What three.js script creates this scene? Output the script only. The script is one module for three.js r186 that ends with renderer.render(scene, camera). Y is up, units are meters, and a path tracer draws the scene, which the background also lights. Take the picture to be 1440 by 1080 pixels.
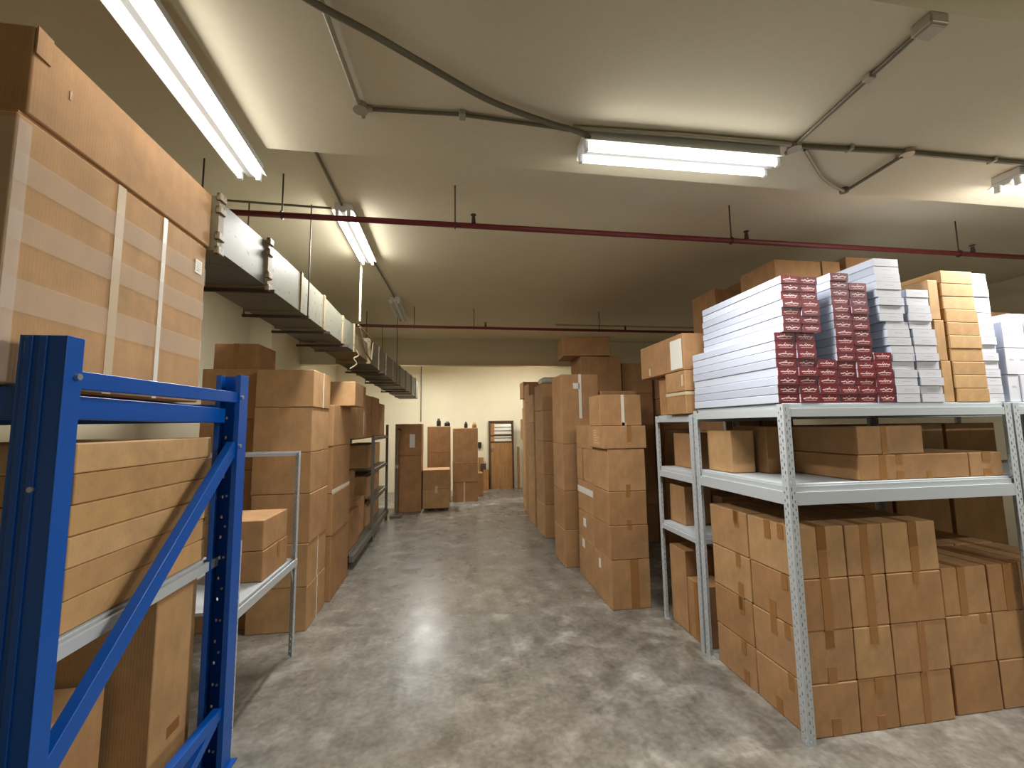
import * as THREE from 'three';
import { RectAreaLightUniformsLib } from 'three/addons/lights/RectAreaLightUniformsLib.js';
import { RoundedBoxGeometry } from 'three/addons/geometries/RoundedBoxGeometry.js';
import { mergeGeometries } from 'three/addons/utils/BufferGeometryUtils.js';
import { ImprovedNoise } from 'three/addons/math/ImprovedNoise.js';

// ---------------------------------------------------------------- camera, light, exposure
RectAreaLightUniformsLib.init();
const scene = new THREE.Scene();
const D2R = Math.PI / 180, FPX = 586, CAM_H = 1.9;
const camera = new THREE.PerspectiveCamera(2 * Math.atan(540 / FPX) / D2R, 1440 / 1080, 0.05, 60);
camera.rotation.order = 'YXZ';
camera.rotation.set(5.663 * D2R, -8.547 * D2R, -0.793 * D2R);
camera.position.set(0, CAM_H, 0);
camera.updateMatrixWorld(true);
scene.background = new THREE.Color(0x000000);
const renderer = new THREE.WebGLRenderer({ antialias: true });
renderer.toneMapping = THREE.LinearToneMapping;
renderer.toneMappingExposure = 1.58;
renderer.shadowMap.enabled = true;
const TUBE_COLOR = new THREE.Color().setRGB(1, 0.985, 0.955);   // neutral white fluorescent
const LAMP = 125, SIDE = 26, TUBE_GLOW = 2.2;                               // downward area light, visible tube glow

// ---------------------------------------------------------------- pixel helpers (photo frame 1440 x 1080)
function rayOf(px, py) { return new THREE.Vector3((px - 720) / FPX, (540 - py) / FPX, -1).applyEuler(camera.rotation); }
function atY(px, py, y) { const d = rayOf(px, py), t = (y - CAM_H) / d.y; return new THREE.Vector3(d.x * t, y, d.z * t); }

// ---------------------------------------------------------------- seeded random, noise
let seed = 20240611;
function rnd() { seed = (seed * 1664525 + 1013904223) >>> 0; return seed / 4294967296; }
const rr = (a, b) => a + (b - a) * rnd();
const noise = new ImprovedNoise();
function fbm(x, y, z, oct) { let a = 0.5, s = 0, n = 0; for (let i = 0; i < oct; i++) { s += a * noise.noise(x, y, z + i * 7.3); n += a; a *= 0.55; x *= 2.03; y *= 2.03; } return s / n; }

// ---------------------------------------------------------------- textures
function tex(w, h, fn, srgb, rx = 1, ry = 1) {
  const d = new Uint8Array(w * h * 4);
  for (let j = 0; j < h; j++) for (let i = 0; i < w; i++) {
    const c = fn(i / w, j / h), k = (j * w + i) * 4;
    d[k] = Math.max(0, Math.min(255, c[0])); d[k + 1] = Math.max(0, Math.min(255, c[1])); d[k + 2] = Math.max(0, Math.min(255, c[2])); d[k + 3] = c[3] === undefined ? 255 : c[3];
  }
  const t = new THREE.DataTexture(d, w, h, THREE.RGBAFormat);
  t.wrapS = t.wrapT = THREE.RepeatWrapping; t.magFilter = THREE.LinearFilter; t.minFilter = THREE.LinearMipmapLinearFilter; t.generateMipmaps = true;
  if (srgb) t.colorSpace = THREE.SRGBColorSpace;
  t.repeat.set(rx, ry); t.needsUpdate = true;
  return t;
}
// periodic fbm on a unit tile
function pf(u, v, f, z, oct = 4) {
  const a = fbm(u * f, v * f, z, oct), b = fbm((u - 1) * f, v * f, z, oct), c = fbm(u * f, (v - 1) * f, z, oct), d = fbm((u - 1) * f, (v - 1) * f, z, oct);
  return (a * (1 - u) + b * u) * (1 - v) + (c * (1 - u) + d * u) * v;
}
const boardTex = tex(256, 256, (u, v) => {                // kraft board: fibres, blotches, faint flutes
  const f = pf(u, v, 5, 1.7, 4), g = noise.noise(u * 180, v * 40, 3.3), h = noise.noise(u * 60, v * 200, 9.1);
  const fl = Math.sin(u * Math.PI * 2 * 60) * 1.6, st = pf(u, v * 0.16, 14, 20.5, 3);
  const k = 234 + f * 38 + st * 20 + g * 6 + h * 5 + fl;
  return [k, k - 1 - f * 5, k - 3 - f * 10];
}, true, 1.25, 1.25);
const boardBump = tex(256, 256, (u, v) => { const k = 128 + 50 * Math.sin(u * Math.PI * 2 * 60) + 60 * pf(u, v, 7, 4.4, 3); return [k, k, k]; }, false, 1.25, 1.25);
// polished concrete floor, one tile covers 6.5 m
const FT = 1024;
const concVals = [];
const concTex = tex(FT, FT, (u, v) => {
  const warp = pf(u, v, 7, 12.2, 3) * 0.09;
  const big = pf((u + warp + 1) % 1, v, 5, 0.4, 3), mid = pf(u, (v + warp + 1) % 1, 34, 5.1, 5), fine = fbm(u * 170, v * 170, 8.8, 3);
  let k = 0.26 * big + 0.62 * mid + 0.34 * fine;
  const pale = Math.max(0, pf((u - warp + 1) % 1, v, 23, 31.0, 6) - 0.02) * 1.25, dark = Math.max(0, pf(u, (v - warp + 1) % 1, 20, 47.0, 6) - 0.05) * 0.9;
  k += pale - dark;
  const pit = fine < -0.55 ? -0.12 : 0;
  const b = 119 + 84 * k + pit * 160;
  const warm = pf(u, v, 3, 77.0, 2) * 10;
  return [b + 3 + warm, b - 1 + warm * 0.4, b - 10 - warm * 0.4];
}, true, 1 / 6.5, 1 / 6.5);
const concRough = tex(512, 512, (u, v) => { const k = 255 * (0.30 + 0.28 * pf(u, v, 12, 22.0, 5) + 0.06 * fbm(u * 60, v * 60, 2.2, 3)); return [k, k, k]; }, false, 1 / 6.5, 1 / 6.5);
const concBump = tex(512, 512, (u, v) => { const k = 128 + 90 * pf(u, v, 14, 91.0, 5) + 25 * fbm(u * 120, v * 120, 5.5, 2); return [k, k, k]; }, false, 1 / 3.1, 1 / 3.1);
const plasterTex = tex(256, 256, (u, v) => { const k = 243 + 12 * pf(u, v, 4, 3.1, 5) + 3 * noise.noise(u * 90, v * 90, 1); return [k, k, k - 2]; }, true, 0.4, 0.4);
const plasterBump = tex(256, 256, (u, v) => { const k = 128 + 70 * pf(u, v, 10, 6.1, 5); return [k, k, k]; }, false, 0.5, 0.5);
// galvanised / flaking duct paint
const ductTex = tex(256, 256, (u, v) => {
  const a = pf(u, v, 6, 14.0, 5), b = pf(u, v, 22, 2.0, 4); let k = 226 + 26 * a;
  if (b > 0.15 && a > -0.05) k -= 110 * Math.min(1, (b - 0.15) * 8);
  const rust = a < -0.22 ? (-0.22 - a) * 260 : 0;
  return [k - rust * 0.35, k - rust * 0.9 - 1, k - rust * 1.5 - 7];
}, true, 1.1, 1.1);
const woodTex = tex(256, 256, (u, v) => { const g = noise.noise(u * 46 + 2 * noise.noise(u * 4, v * 2, 4), v * 2.2, 1.5), h = noise.noise(u * 12, v * 1.2, 7.7); const k = 218 + 26 * g + 18 * h; return [k, k - 3, k - 8]; }, true, 1, 1);

// flat print: unreadable white script on the red ends, thin marks on cartons
function canvasTex(w, h, draw, alpha) {
  const c = document.createElement('canvas'); c.width = w; c.height = h; const g = c.getContext('2d'); draw(g, w, h);
  const t = new THREE.CanvasTexture(c); t.colorSpace = THREE.SRGBColorSpace; t.magFilter = THREE.LinearFilter; return t;
}
function scribble(g, x0, x1, y, amp, lw, n) {
  g.lineWidth = lw; g.beginPath(); g.moveTo(x0, y);
  for (let i = 1; i <= n; i++) g.quadraticCurveTo(x0 + (x1 - x0) * (i - 0.5) / n + rr(-2, 2), y + rr(-amp, amp), x0 + (x1 - x0) * i / n, y + rr(-amp * 0.4, amp * 0.4));
  g.stroke();
}
const redEnd = [0, 1, 2].map((k) => canvasTex(128, 52, (g, w, h) => {
  g.fillStyle = ['#6e0f1d', '#76111c', '#660e1a'][k]; g.fillRect(0, 0, w, h);
  g.strokeStyle = '#f0d9d6'; scribble(g, 16, 112, 24, 12, 6, 9);
  g.strokeStyle = '#e8c9c6'; scribble(g, 26, 106, 38, 3, 3, 12);
  g.fillStyle = '#f3e3e0'; g.fillRect(60, 9, 7, 5);
}));
const whiteEnd = [0, 1].map((k) => canvasTex(128, 40, (g, w, h) => {
  g.fillStyle = '#c9cad0'; g.fillRect(0, 0, w, h);
  g.strokeStyle = '#9a9ba4'; scribble(g, 40, 92, 18, 2.5, 2, 8); if (k) { g.strokeStyle = '#a9aab2'; scribble(g, 24, 104, 27, 1.5, 1.5, 12); }
}));
const markTex = canvasTex(128, 128, (g, w, h) => {          // worn shipping marks
  g.fillStyle = '#b58a5c'; g.fillRect(0, 0, w, h);
  g.strokeStyle = '#d9c3a2'; for (let i = 0; i < 6; i++) scribble(g, 14, rr(70, 112), 18 + i * 17, 4, 3, 9);
});
const marksDark = canvasTex(128, 128, (g, w, h) => {
  g.fillStyle = '#ad7f50'; g.fillRect(0, 0, w, h);
  g.strokeStyle = '#94693f'; for (let i = 0; i < 7; i++) scribble(g, 12, rr(60, 116), 14 + i * 16, 2, 2, 12);
});
const stickerTex = canvasTex(64, 96, (g, w, h) => {
  g.fillStyle = '#e7e2d6'; g.fillRect(0, 0, w, h); g.fillStyle = '#6d6a64';
  for (let i = 0; i < 5; i++) for (let j = 0; j < 3; j++) g.fillRect(12 + j * 14, 14 + i * 15, rr(4, 10), rr(5, 9));
});
const tapePrintTex = canvasTex(256, 48, (g, w, h) => {
  g.fillStyle = '#dedad2'; g.fillRect(0, 0, w, h); g.strokeStyle = '#8f98a0'; scribble(g, 14, 120, 26, 9, 5, 10); scribble(g, 146, 244, 26, 9, 5, 9);
});

// ---------------------------------------------------------------- materials
const M = {};
function std(name, rgb, rough, extra = {}) { M[name] = new THREE.MeshStandardMaterial({ color: new THREE.Color(rgb), roughness: rough, metalness: 0, ...extra }); return M[name]; }
const boards = ['#bb9062', '#b28658', '#c29969', '#b0855a', '#b88e62', '#ac8256'].map((c, i) => std('board' + i, c, 0.82, { map: boardTex, bumpMap: boardBump, bumpScale: 0.0006 }));
const kraft = ['#cfa46e', '#c89d69', '#d5ac78'].map((c, i) => std('kraft' + i, c, 0.75, { map: boardTex, bumpMap: boardBump, bumpScale: 0.0004 }));
std('whiteBox', '#b6bdcd', 0.6); std('whiteBoxB', '#aeb4c3', 0.6); std('whiteBoxC', '#bdc3d1', 0.6);
std('tape', '#9a6c3c', 0.28); std('tapeDark', '#8a5c2e', 0.22); std('tapePale', '#c9b596', 0.35);
std('strap', '#e2ddd0', 0.4); std('paper', '#dcd9d0', 0.8);
std('film', '#f0e2d0', 0.2, { transparent: true, opacity: 0.16 });
std('filmEdge', '#f4efe6', 0.12, { transparent: true, opacity: 0.18, bumpMap: plasterBump, bumpScale: 0.02 });
std('blue', '#004da2', 0.34);
std('zinc', '#b9bcc0', 0.35, { metalness: 0.8 });
std('rackWhite', '#b3b9bc', 0.42); std('rackEdge', '#c9ced1', 0.45); std('greyMetal', '#6f6c64', 0.45, { metalness: 0.35 });
std('concrete', '#ffffff', 1.0, { map: concTex, roughnessMap: concRough, bumpMap: concBump, bumpScale: 0.0015 });
std('ceilPaint', '#e2d9be', 0.9, { map: plasterTex, bumpMap: plasterBump, bumpScale: 0.002 });
std('wallPaint', '#e6dcc0', 0.9, { map: plasterTex, bumpMap: plasterBump, bumpScale: 0.002 });
std('duct', '#807f73', 0.5, { map: ductTex, metalness: 0.1 }); std('ductFlange', '#978768', 0.6, { map: ductTex });
std('rod', '#4a4136', 0.6, { metalness: 0.4 }); std('redPipe', '#661a1a', 0.45); std('conduit', '#a6a08c', 0.4, { metalness: 0.35 }); std('conduitDark', '#6f6a58', 0.45, { metalness: 0.4 });
std('fixture', '#e6e8e6', 0.45); std('black', '#15120f', 0.6); std('door', '#b98a54', 0.6, { map: woodTex }); std('doorFrame', '#5b4128', 0.6, { map: woodTex });
std('deadTube', '#a7a294', 0.35);
M.tube = new THREE.MeshStandardMaterial({ color: 0xffffff, emissive: TUBE_COLOR, emissiveIntensity: TUBE_GLOW, roughness: 0.4 });
M.glassPane = new THREE.MeshPhysicalMaterial({ color: new THREE.Color('#d9d3bd'), roughness: 0.35, transmission: 0.5, thickness: 0, ior: 1.5 });
const redMats = redEnd.map((t) => new THREE.MeshStandardMaterial({ map: t, roughness: 0.42 }));
const whiteEndMats = whiteEnd.map((t) => new THREE.MeshStandardMaterial({ map: t, roughness: 0.55 }));
M.mark = new THREE.MeshStandardMaterial({ map: markTex, roughness: 0.8 }); M.markDark = new THREE.MeshStandardMaterial({ map: marksDark, roughness: 0.8 });
M.sticker = new THREE.MeshStandardMaterial({ map: stickerTex, roughness: 0.7 }); M.tapePrint = new THREE.MeshStandardMaterial({ map: tapePrintTex, roughness: 0.4 });

// ---------------------------------------------------------------- object helpers
const used = new Map();
function numbered(n) { const k = used.get(n) || 0; used.set(n, k + 1); return k ? n + '_' + String(k).padStart(3, '0') : n; }
function mesh(name, geo, mat, parent, pos) {
  const o = new THREE.Mesh(geo, mat); o.name = parent ? name : numbered(name); if (pos) o.position.set(...pos);
  o.castShadow = o.receiveShadow = true; (parent || scene).add(o); return o;
}
function tag(o, label, category, group, kind) { o.userData.label = label; o.userData.category = category; if (group) o.userData.group = group; if (kind) o.userData.kind = kind; return o; }
function thing(name, label, category, pos = [0, 0, 0], turn = 0, group) { const o = new THREE.Group(); o.name = numbered(name); o.position.set(...pos); o.rotation.y = turn; scene.add(o); return tag(o, label, category, group); }
function struct(name, geo, mat, pos, label, category) { const o = mesh(name, geo, mat, null, pos); o.userData.kind = 'structure'; o.userData.label = label; o.userData.category = category; return o; }
const geoCache = new Map();
function metreUV(g) {                                       // box-projected uv in metres
  const p = g.attributes.position, n = g.attributes.normal, uv = g.attributes.uv;
  for (let i = 0; i < p.count; i++) {
    const ax = Math.abs(n.getX(i)), ay = Math.abs(n.getY(i)), az = Math.abs(n.getZ(i));
    if (ax > ay && ax > az) uv.setXY(i, p.getZ(i), p.getY(i)); else if (ay > az) uv.setXY(i, p.getX(i), p.getZ(i)); else uv.setXY(i, p.getX(i), p.getY(i));
  }
  return g;
}
function bx(w, h, d) { const k = 'b' + [w, h, d].map((v) => v.toFixed(4)); if (!geoCache.has(k)) geoCache.set(k, metreUV(new THREE.BoxGeometry(w, h, d))); return geoCache.get(k); }
function rbx(w, h, d, r) { const k = 'r' + [w, h, d, r].map((v) => v.toFixed(4)); if (!geoCache.has(k)) geoCache.set(k, metreUV(new RoundedBoxGeometry(w, h, d, 2, r))); return geoCache.get(k); }
function boxBetween(x0, x1, y0, y1, z0, z1) { const g = new THREE.BoxGeometry(x1 - x0, y1 - y0, Math.abs(z1 - z0)); g.translate((x0 + x1) / 2, (y0 + y1) / 2, (z0 + z1) / 2); return metreUV(g); }
function tubePath(pts, r, seg = 8, curved = false) {
  const v = pts.map((p) => p.isVector3 ? p : new THREE.Vector3(...p));
  if (!curved && v.length === 2) {
    const len = v[0].distanceTo(v[1]), g = new THREE.CylinderGeometry(r, r, len, seg, 1);
    const q = new THREE.Quaternion().setFromUnitVectors(new THREE.Vector3(0, 1, 0), v[1].clone().sub(v[0]).normalize());
    g.applyQuaternion(q); const c = v[0].clone().add(v[1]).multiplyScalar(0.5); g.translate(c.x, c.y, c.z); return g;
  }
  if (curved) return new THREE.TubeGeometry(new THREE.CatmullRomCurve3(v), 40, r, seg);
  return mergeGeometries(v.slice(1).map((p, i) => tubePath([v[i], p], r, seg)));
}
// carton body: folded board with crushed, rounded edges; a slight random skew so that no two stack quite true
function cartonGeo(w, h, d, vr) {
  const k = 'c' + [w, h, d].map((v) => v.toFixed(3)) + vr; if (geoCache.has(k)) return geoCache.get(k);
  const g = new RoundedBoxGeometry(w - 0.002, h - 0.001, d - 0.002, 2, Math.min(0.008, h * 0.06)), p = g.attributes.position;
  for (let i = 0; i < p.count; i++) {
    const x = p.getX(i) * 2 / w, y = p.getY(i) * 2 / h, z = p.getZ(i) * 2 / d, e = [0.0015, -0.002, 0.001][vr];
    p.setXYZ(i, p.getX(i) + e * x * (y < 0 ? 0 : -1), p.getY(i), p.getZ(i) - e * z * (y > 0 ? 1 : 0));
  }
  metreUV(g); geoCache.set(k, g); return g;
}
const ORD = ['first', 'second', 'third', 'fourth', 'fifth', 'sixth', 'seventh', 'eighth', 'ninth', 'tenth', 'eleventh', 'twelfth', 'thirteenth', 'fourteenth', 'fifteenth', 'sixteenth', 'seventeenth', 'eighteenth', 'nineteenth', 'twentieth'];
// one closed carton; o.tape: list of [face, offset, from, to, width, material]; face 'f' front(+z) 'r' right(+x) 'l' left(-x) 't' top
function carton(x0, x1, y0, y1, z0, z1, label, o = {}) {
  const w = x1 - x0, h = y1 - y0, d = Math.abs(z1 - z0), cz = (z0 + z1) / 2, zf = d / 2;
  const t = thing(o.name || 'carton', label, 'carton', [(x0 + x1) / 2, y0, cz], o.turn || 0, o.group);
  const m = o.mat || boards[Math.floor(rnd() * 5)];
  mesh('board_body', cartonGeo(w, h, d, Math.floor(rnd() * 3)), m, t, [0, h / 2, 0]);
  const T = 0.003;
  for (const [face, off, a, b, wd, mat] of o.tape || []) {   // a, b: fraction of the face height (or depth for the top)
    const tm = M[mat || 'tape'];
    if (face === 'f') mesh('tape', bx(wd, h * (b - a), T), tm, t, [off * w, h * (a + b) / 2, zf]);
    if (face === 'r') mesh('tape', bx(T, h * (b - a), wd), tm, t, [w / 2, h * (a + b) / 2, -off * d]);
    if (face === 'l') mesh('tape', bx(T, h * (b - a), wd), tm, t, [-w / 2, h * (a + b) / 2, -off * d]);
    if (face === 't') mesh('tape', bx(wd, T, d * (b - a)), tm, t, [off * w, h, d * ((a + b) / 2 - 0.5)]);
    if (face === 'fh') mesh('tape', bx(w * (b - a), wd, T), tm, t, [w * ((a + b) / 2 - 0.5), h * (off + 0.5), zf]);
    if (face === 'lh') mesh('tape', bx(T, wd, d * (b - a)), tm, t, [-w / 2, h * (off + 0.5), d * ((a + b) / 2 - 0.5)]);
    if (face === 'rh') mesh('tape', bx(T, wd, d * (b - a)), tm, t, [w / 2, h * (off + 0.5), d * ((a + b) / 2 - 0.5)]);
  }
  for (const [face, u, v, pw, ph, mat, nm] of o.print || []) {
    const pm = M[mat], g = new THREE.BoxGeometry(pw, ph, 0.003), q = mesh(nm || 'printed_mark', g, pm, t);
    if (face === 'f') q.position.set(u * w, v * h, zf);
    if (face === 'r') { q.position.set(w / 2, v * h, -u * d); q.rotation.y = Math.PI / 2; }
    if (face === 'l') { q.position.set(-w / 2, v * h, -u * d); q.rotation.y = -Math.PI / 2; }
  }
  return t;
}
// a stack: ys are the seam heights; per: extra options per level
function stack(x0, x1, z0, z1, ys, where, o = {}) {
  for (let k = 0; k + 1 < ys.length; k++) {
    const j = o.jit === undefined ? 0.006 : o.jit, dx = rr(-j, j) * (k ? 1 : 0.3), dz = rr(-j, j) * 0.6, p = { ...o, ...((o.per || {})[k] || {}) };
    const nm = p.adj || 'brown';
    carton(x0 + dx + (p.dx0 || 0), x1 + dx - 0.002, ys[k] + (k ? 0.0008 : 0), ys[k + 1] - 0.0008, z0 + dz, z1 + dz + 0.002, `${nm} carton, ${ORD[k]} from the ${o.from || 'floor'} in the ${where}`, { ...p, group: o.group || where.replace(/^/, 'cartons in the ') });
  }
}

// ---------------------------------------------------------------- the room
const X0 = -3.3, X1 = 8.2, Z0 = -12.8, Z1 = 6.0, HI = 3.95, LO = 3.55;
struct('floor', metreUV(new THREE.BoxGeometry(X1 - X0 + 0.4, 0.2, Z1 - Z0 + 0.4)), M.concrete, [(X0 + X1) / 2, -0.1, (Z0 + Z1) / 2], 'mottled grey polished concrete warehouse floor', 'floor');
struct('ceiling', metreUV(new THREE.BoxGeometry(X1 - X0 + 0.4, 0.2, Z1 - Z0 + 0.4)), M.ceilPaint, [(X0 + X1) / 2, HI + 0.1, (Z0 + Z1) / 2], 'beige painted concrete slab ceiling above the aisle', 'ceiling');
struct('wall_back', metreUV(new THREE.BoxGeometry(X1 - X0 + 0.4, HI, 0.2)), M.wallPaint, [(X0 + X1) / 2, HI / 2, Z0 - 0.1], 'cream painted far wall with the wooden door', 'wall');
struct('wall_front', metreUV(new THREE.BoxGeometry(X1 - X0 + 0.4, HI, 0.2)), M.wallPaint, [(X0 + X1) / 2, HI / 2, Z1 + 0.1], 'plain painted wall behind the viewpoint', 'wall');
struct('wall_left', metreUV(new THREE.BoxGeometry(0.2, HI, Z1 - Z0)), M.wallPaint, [X0 - 0.1, HI / 2, (Z0 + Z1) / 2], 'painted wall behind the sheet metal duct', 'wall');
struct('wall_right', metreUV(new THREE.BoxGeometry(0.2, HI, Z1 - Z0)), M.wallPaint, [X1 + 0.1, HI / 2, (Z0 + Z1) / 2], 'painted wall beyond the racks of white boxes', 'wall');
struct('ceiling_beam', boxBetween(-1.07, X1, LO, HI, -1.26, -2.50), M.ceilPaint, [0, 0, 0], 'wide shallow dropped beam carrying the conduit and bright lamps', 'beam');
struct('ceiling_beam', boxBetween(X0, X1, 3.32, HI, -9.8, -10.0), M.ceilPaint, [0, 0, 0], 'deep ceiling beam before the lit far wall', 'beam');
struct('wall_column', boxBetween(X0, X0 + 0.35, 0, HI, -7.4, -8.0), M.wallPaint, [0, 0, 0], 'square pilaster on the left wall under the duct', 'column');

// far door with louvred glass
{
  const d = thing('door_1', 'tan wooden door with louvred glass panes in the far wall', 'door', [1.56, 0, Z0]); d.userData.kind = 'structure';
  mesh('door_leaf', bx(0.66, 1.40, 0.05), M.door, d, [0, 0.70, 0.03]);
  for (const s of [-1, 1]) mesh('door_jamb', bx(0.05, 2.02, 0.09), M.doorFrame, d, [s * 0.355, 1.01, 0.045]);
  mesh('door_head', bx(0.76, 0.05, 0.09), M.doorFrame, d, [0, 2.02, 0.045]);
  for (let k = 0; k < 5; k++) { const p = mesh('glass_pane', bx(0.52, 0.10, 0.008), M.glassPane, d, [0.05, 1.47 + k * 0.108, 0.05]); p.rotation.x = -0.35; }
  mesh('window_stile', bx(0.12, 0.56, 0.05), M.door, d, [-0.27, 1.69, 0.03]);
  mesh('window_rail', bx(0.66, 0.035, 0.06), M.doorFrame, d, [0, 1.405, 0.04]);
  mesh('window_rail', bx(0.66, 0.03, 0.06), M.doorFrame, d, [0, 1.60, 0.04]);
  mesh('door_handle', rbx(0.03, 0.12, 0.05, 0.01), M.zinc, d, [-0.28, 1.2, 0.08]);
}
tag(mesh('switch_box', rbx(0.10, 0.17, 0.08, 0.01), M.black, null, [0.90, 1.32, Z0 + 0.042]), 'small black switch box on the far wall beside the door', 'switch');
tag(mesh('wall_conduit', tubePath([[-0.85, 3.9, Z0 + 0.02], [-0.85, 2.05, Z0 + 0.02]], 0.014), M.conduitDark), 'dark vertical conduit on the far wall above the cartons', 'conduit');

// ---------------------------------------------------------------- fluorescent fittings
const fixGeo = {};
function fitting(label, pos, turn, lit, o = {}) {
  const L = o.len || 1.22, t = thing('fluorescent_light', label, 'light', pos, turn, 'twin tube fluorescent lights');
  if (!fixGeo.refl) {
    const s = new THREE.Shape(); s.moveTo(-0.098, -0.026); s.lineTo(-0.095, -0.030); s.lineTo(-0.075, -0.020); s.lineTo(-0.03, -0.024); s.lineTo(-0.016, -0.042); s.lineTo(0.016, -0.042); s.lineTo(0.03, -0.024); s.lineTo(0.075, -0.020); s.lineTo(0.095, -0.030); s.lineTo(0.098, -0.026); s.lineTo(0.072, -0.010); s.lineTo(-0.072, -0.010); s.closePath();
    fixGeo.refl = new THREE.ExtrudeGeometry(s, { depth: L, bevelEnabled: false }); fixGeo.refl.translate(0, 0, -L / 2);
    fixGeo.tube = new THREE.CylinderGeometry(0.0135, 0.0135, L - 0.05, 14); fixGeo.tube.rotateX(Math.PI / 2);
  }
  mesh('housing', rbx(0.15, 0.052, L, 0.006), M.fixture, t, [0, 0.017, 0]);
  mesh('reflector', fixGeo.refl, M.fixture, t);
  for (const s of [-1, 1]) {
    const tb = mesh('tube', fixGeo.tube, lit ? M.tube : M.deadTube, t, [s * 0.052, -0.055, 0]);
    for (const e of [-1, 1]) mesh('lamp_holder', rbx(0.03, 0.055, 0.022, 0.005), M.fixture, t, [s * 0.052, -0.046, e * (L / 2 - 0.012)]);
  }
  if (o.rods) for (const e of [-0.45, 0.45]) mesh('hanger_rod', tubePath([[0, 0.03, e], [0, o.rods, e]], 0.006, 6), M.rod, t);
  if (lit) {
    const a = new THREE.RectAreaLight(TUBE_COLOR, LAMP * (o.gain || 1), 0.13, L - 0.06);
    a.position.set(0, -0.073, 0); a.rotation.x = -Math.PI / 2; a.name = 'tube_light'; t.add(a);
    for (const sd of [-1, 1]) { const b = new THREE.RectAreaLight(TUBE_COLOR, SIDE * (o.spill || [1, 1])[sd < 0 ? 0 : 1], 0.027, L - 0.06); b.position.set(sd * 0.068, -0.055, 0); b.name = 'tube_light'; b.quaternion.setFromRotationMatrix(new THREE.Matrix4().makeBasis(new THREE.Vector3(0, -sd, 0), new THREE.Vector3(0, 0, 1), new THREE.Vector3(-sd, 0, 0))); t.add(b); }
  }
  return t;
}
fitting('lit twin tube light along the end of the dropped beam above the blue rack', [-1.205, 3.512, -2.07], 0.05, true, { gain: 0.035, spill: [0.05, 0.75] });
fitting('lit twin tube light on the dropped beam between the two curved conduits', [1.36, 3.505, -2.17], Math.PI / 2 - 0.01, true, { gain: 0.8, spill: [0.46, 0.46] });
fitting('lit twin tube light on the dropped beam above the stacked white boxes', [4.30, 3.505, -2.13], Math.PI / 2, true, { gain: 0.9 });
fitting('lit twin tube light above the duct, crossed by the red sprinkler pipe', [-0.97, 3.905, -4.43], 0.0, true, { gain: 1.1, spill: [1.1, 1.1] });
fitting('unlit twin tube light on the slab beside the far end of the duct', [-0.86, 3.905, -7.2], 0.0, false);
fitting('lit twin tube light behind the far beam, before the cream wall', [-0.60, 3.60, -10.68], 0, true, { rods: HI - 3.60, gain: 1.0 });
fitting('added unseen twin tube light behind the far beam, evening the far wall light', [2.4, 3.905, -10.6], Math.PI / 2, true, { gain: 1.2 });  // added lamp, out of view, spreads light evenly over the far wall
fitting('lit twin tube light over the front bay on the rack side', [4.4, 3.905, 1.0], Math.PI / 2, true, { gain: 1.25 });

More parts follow.
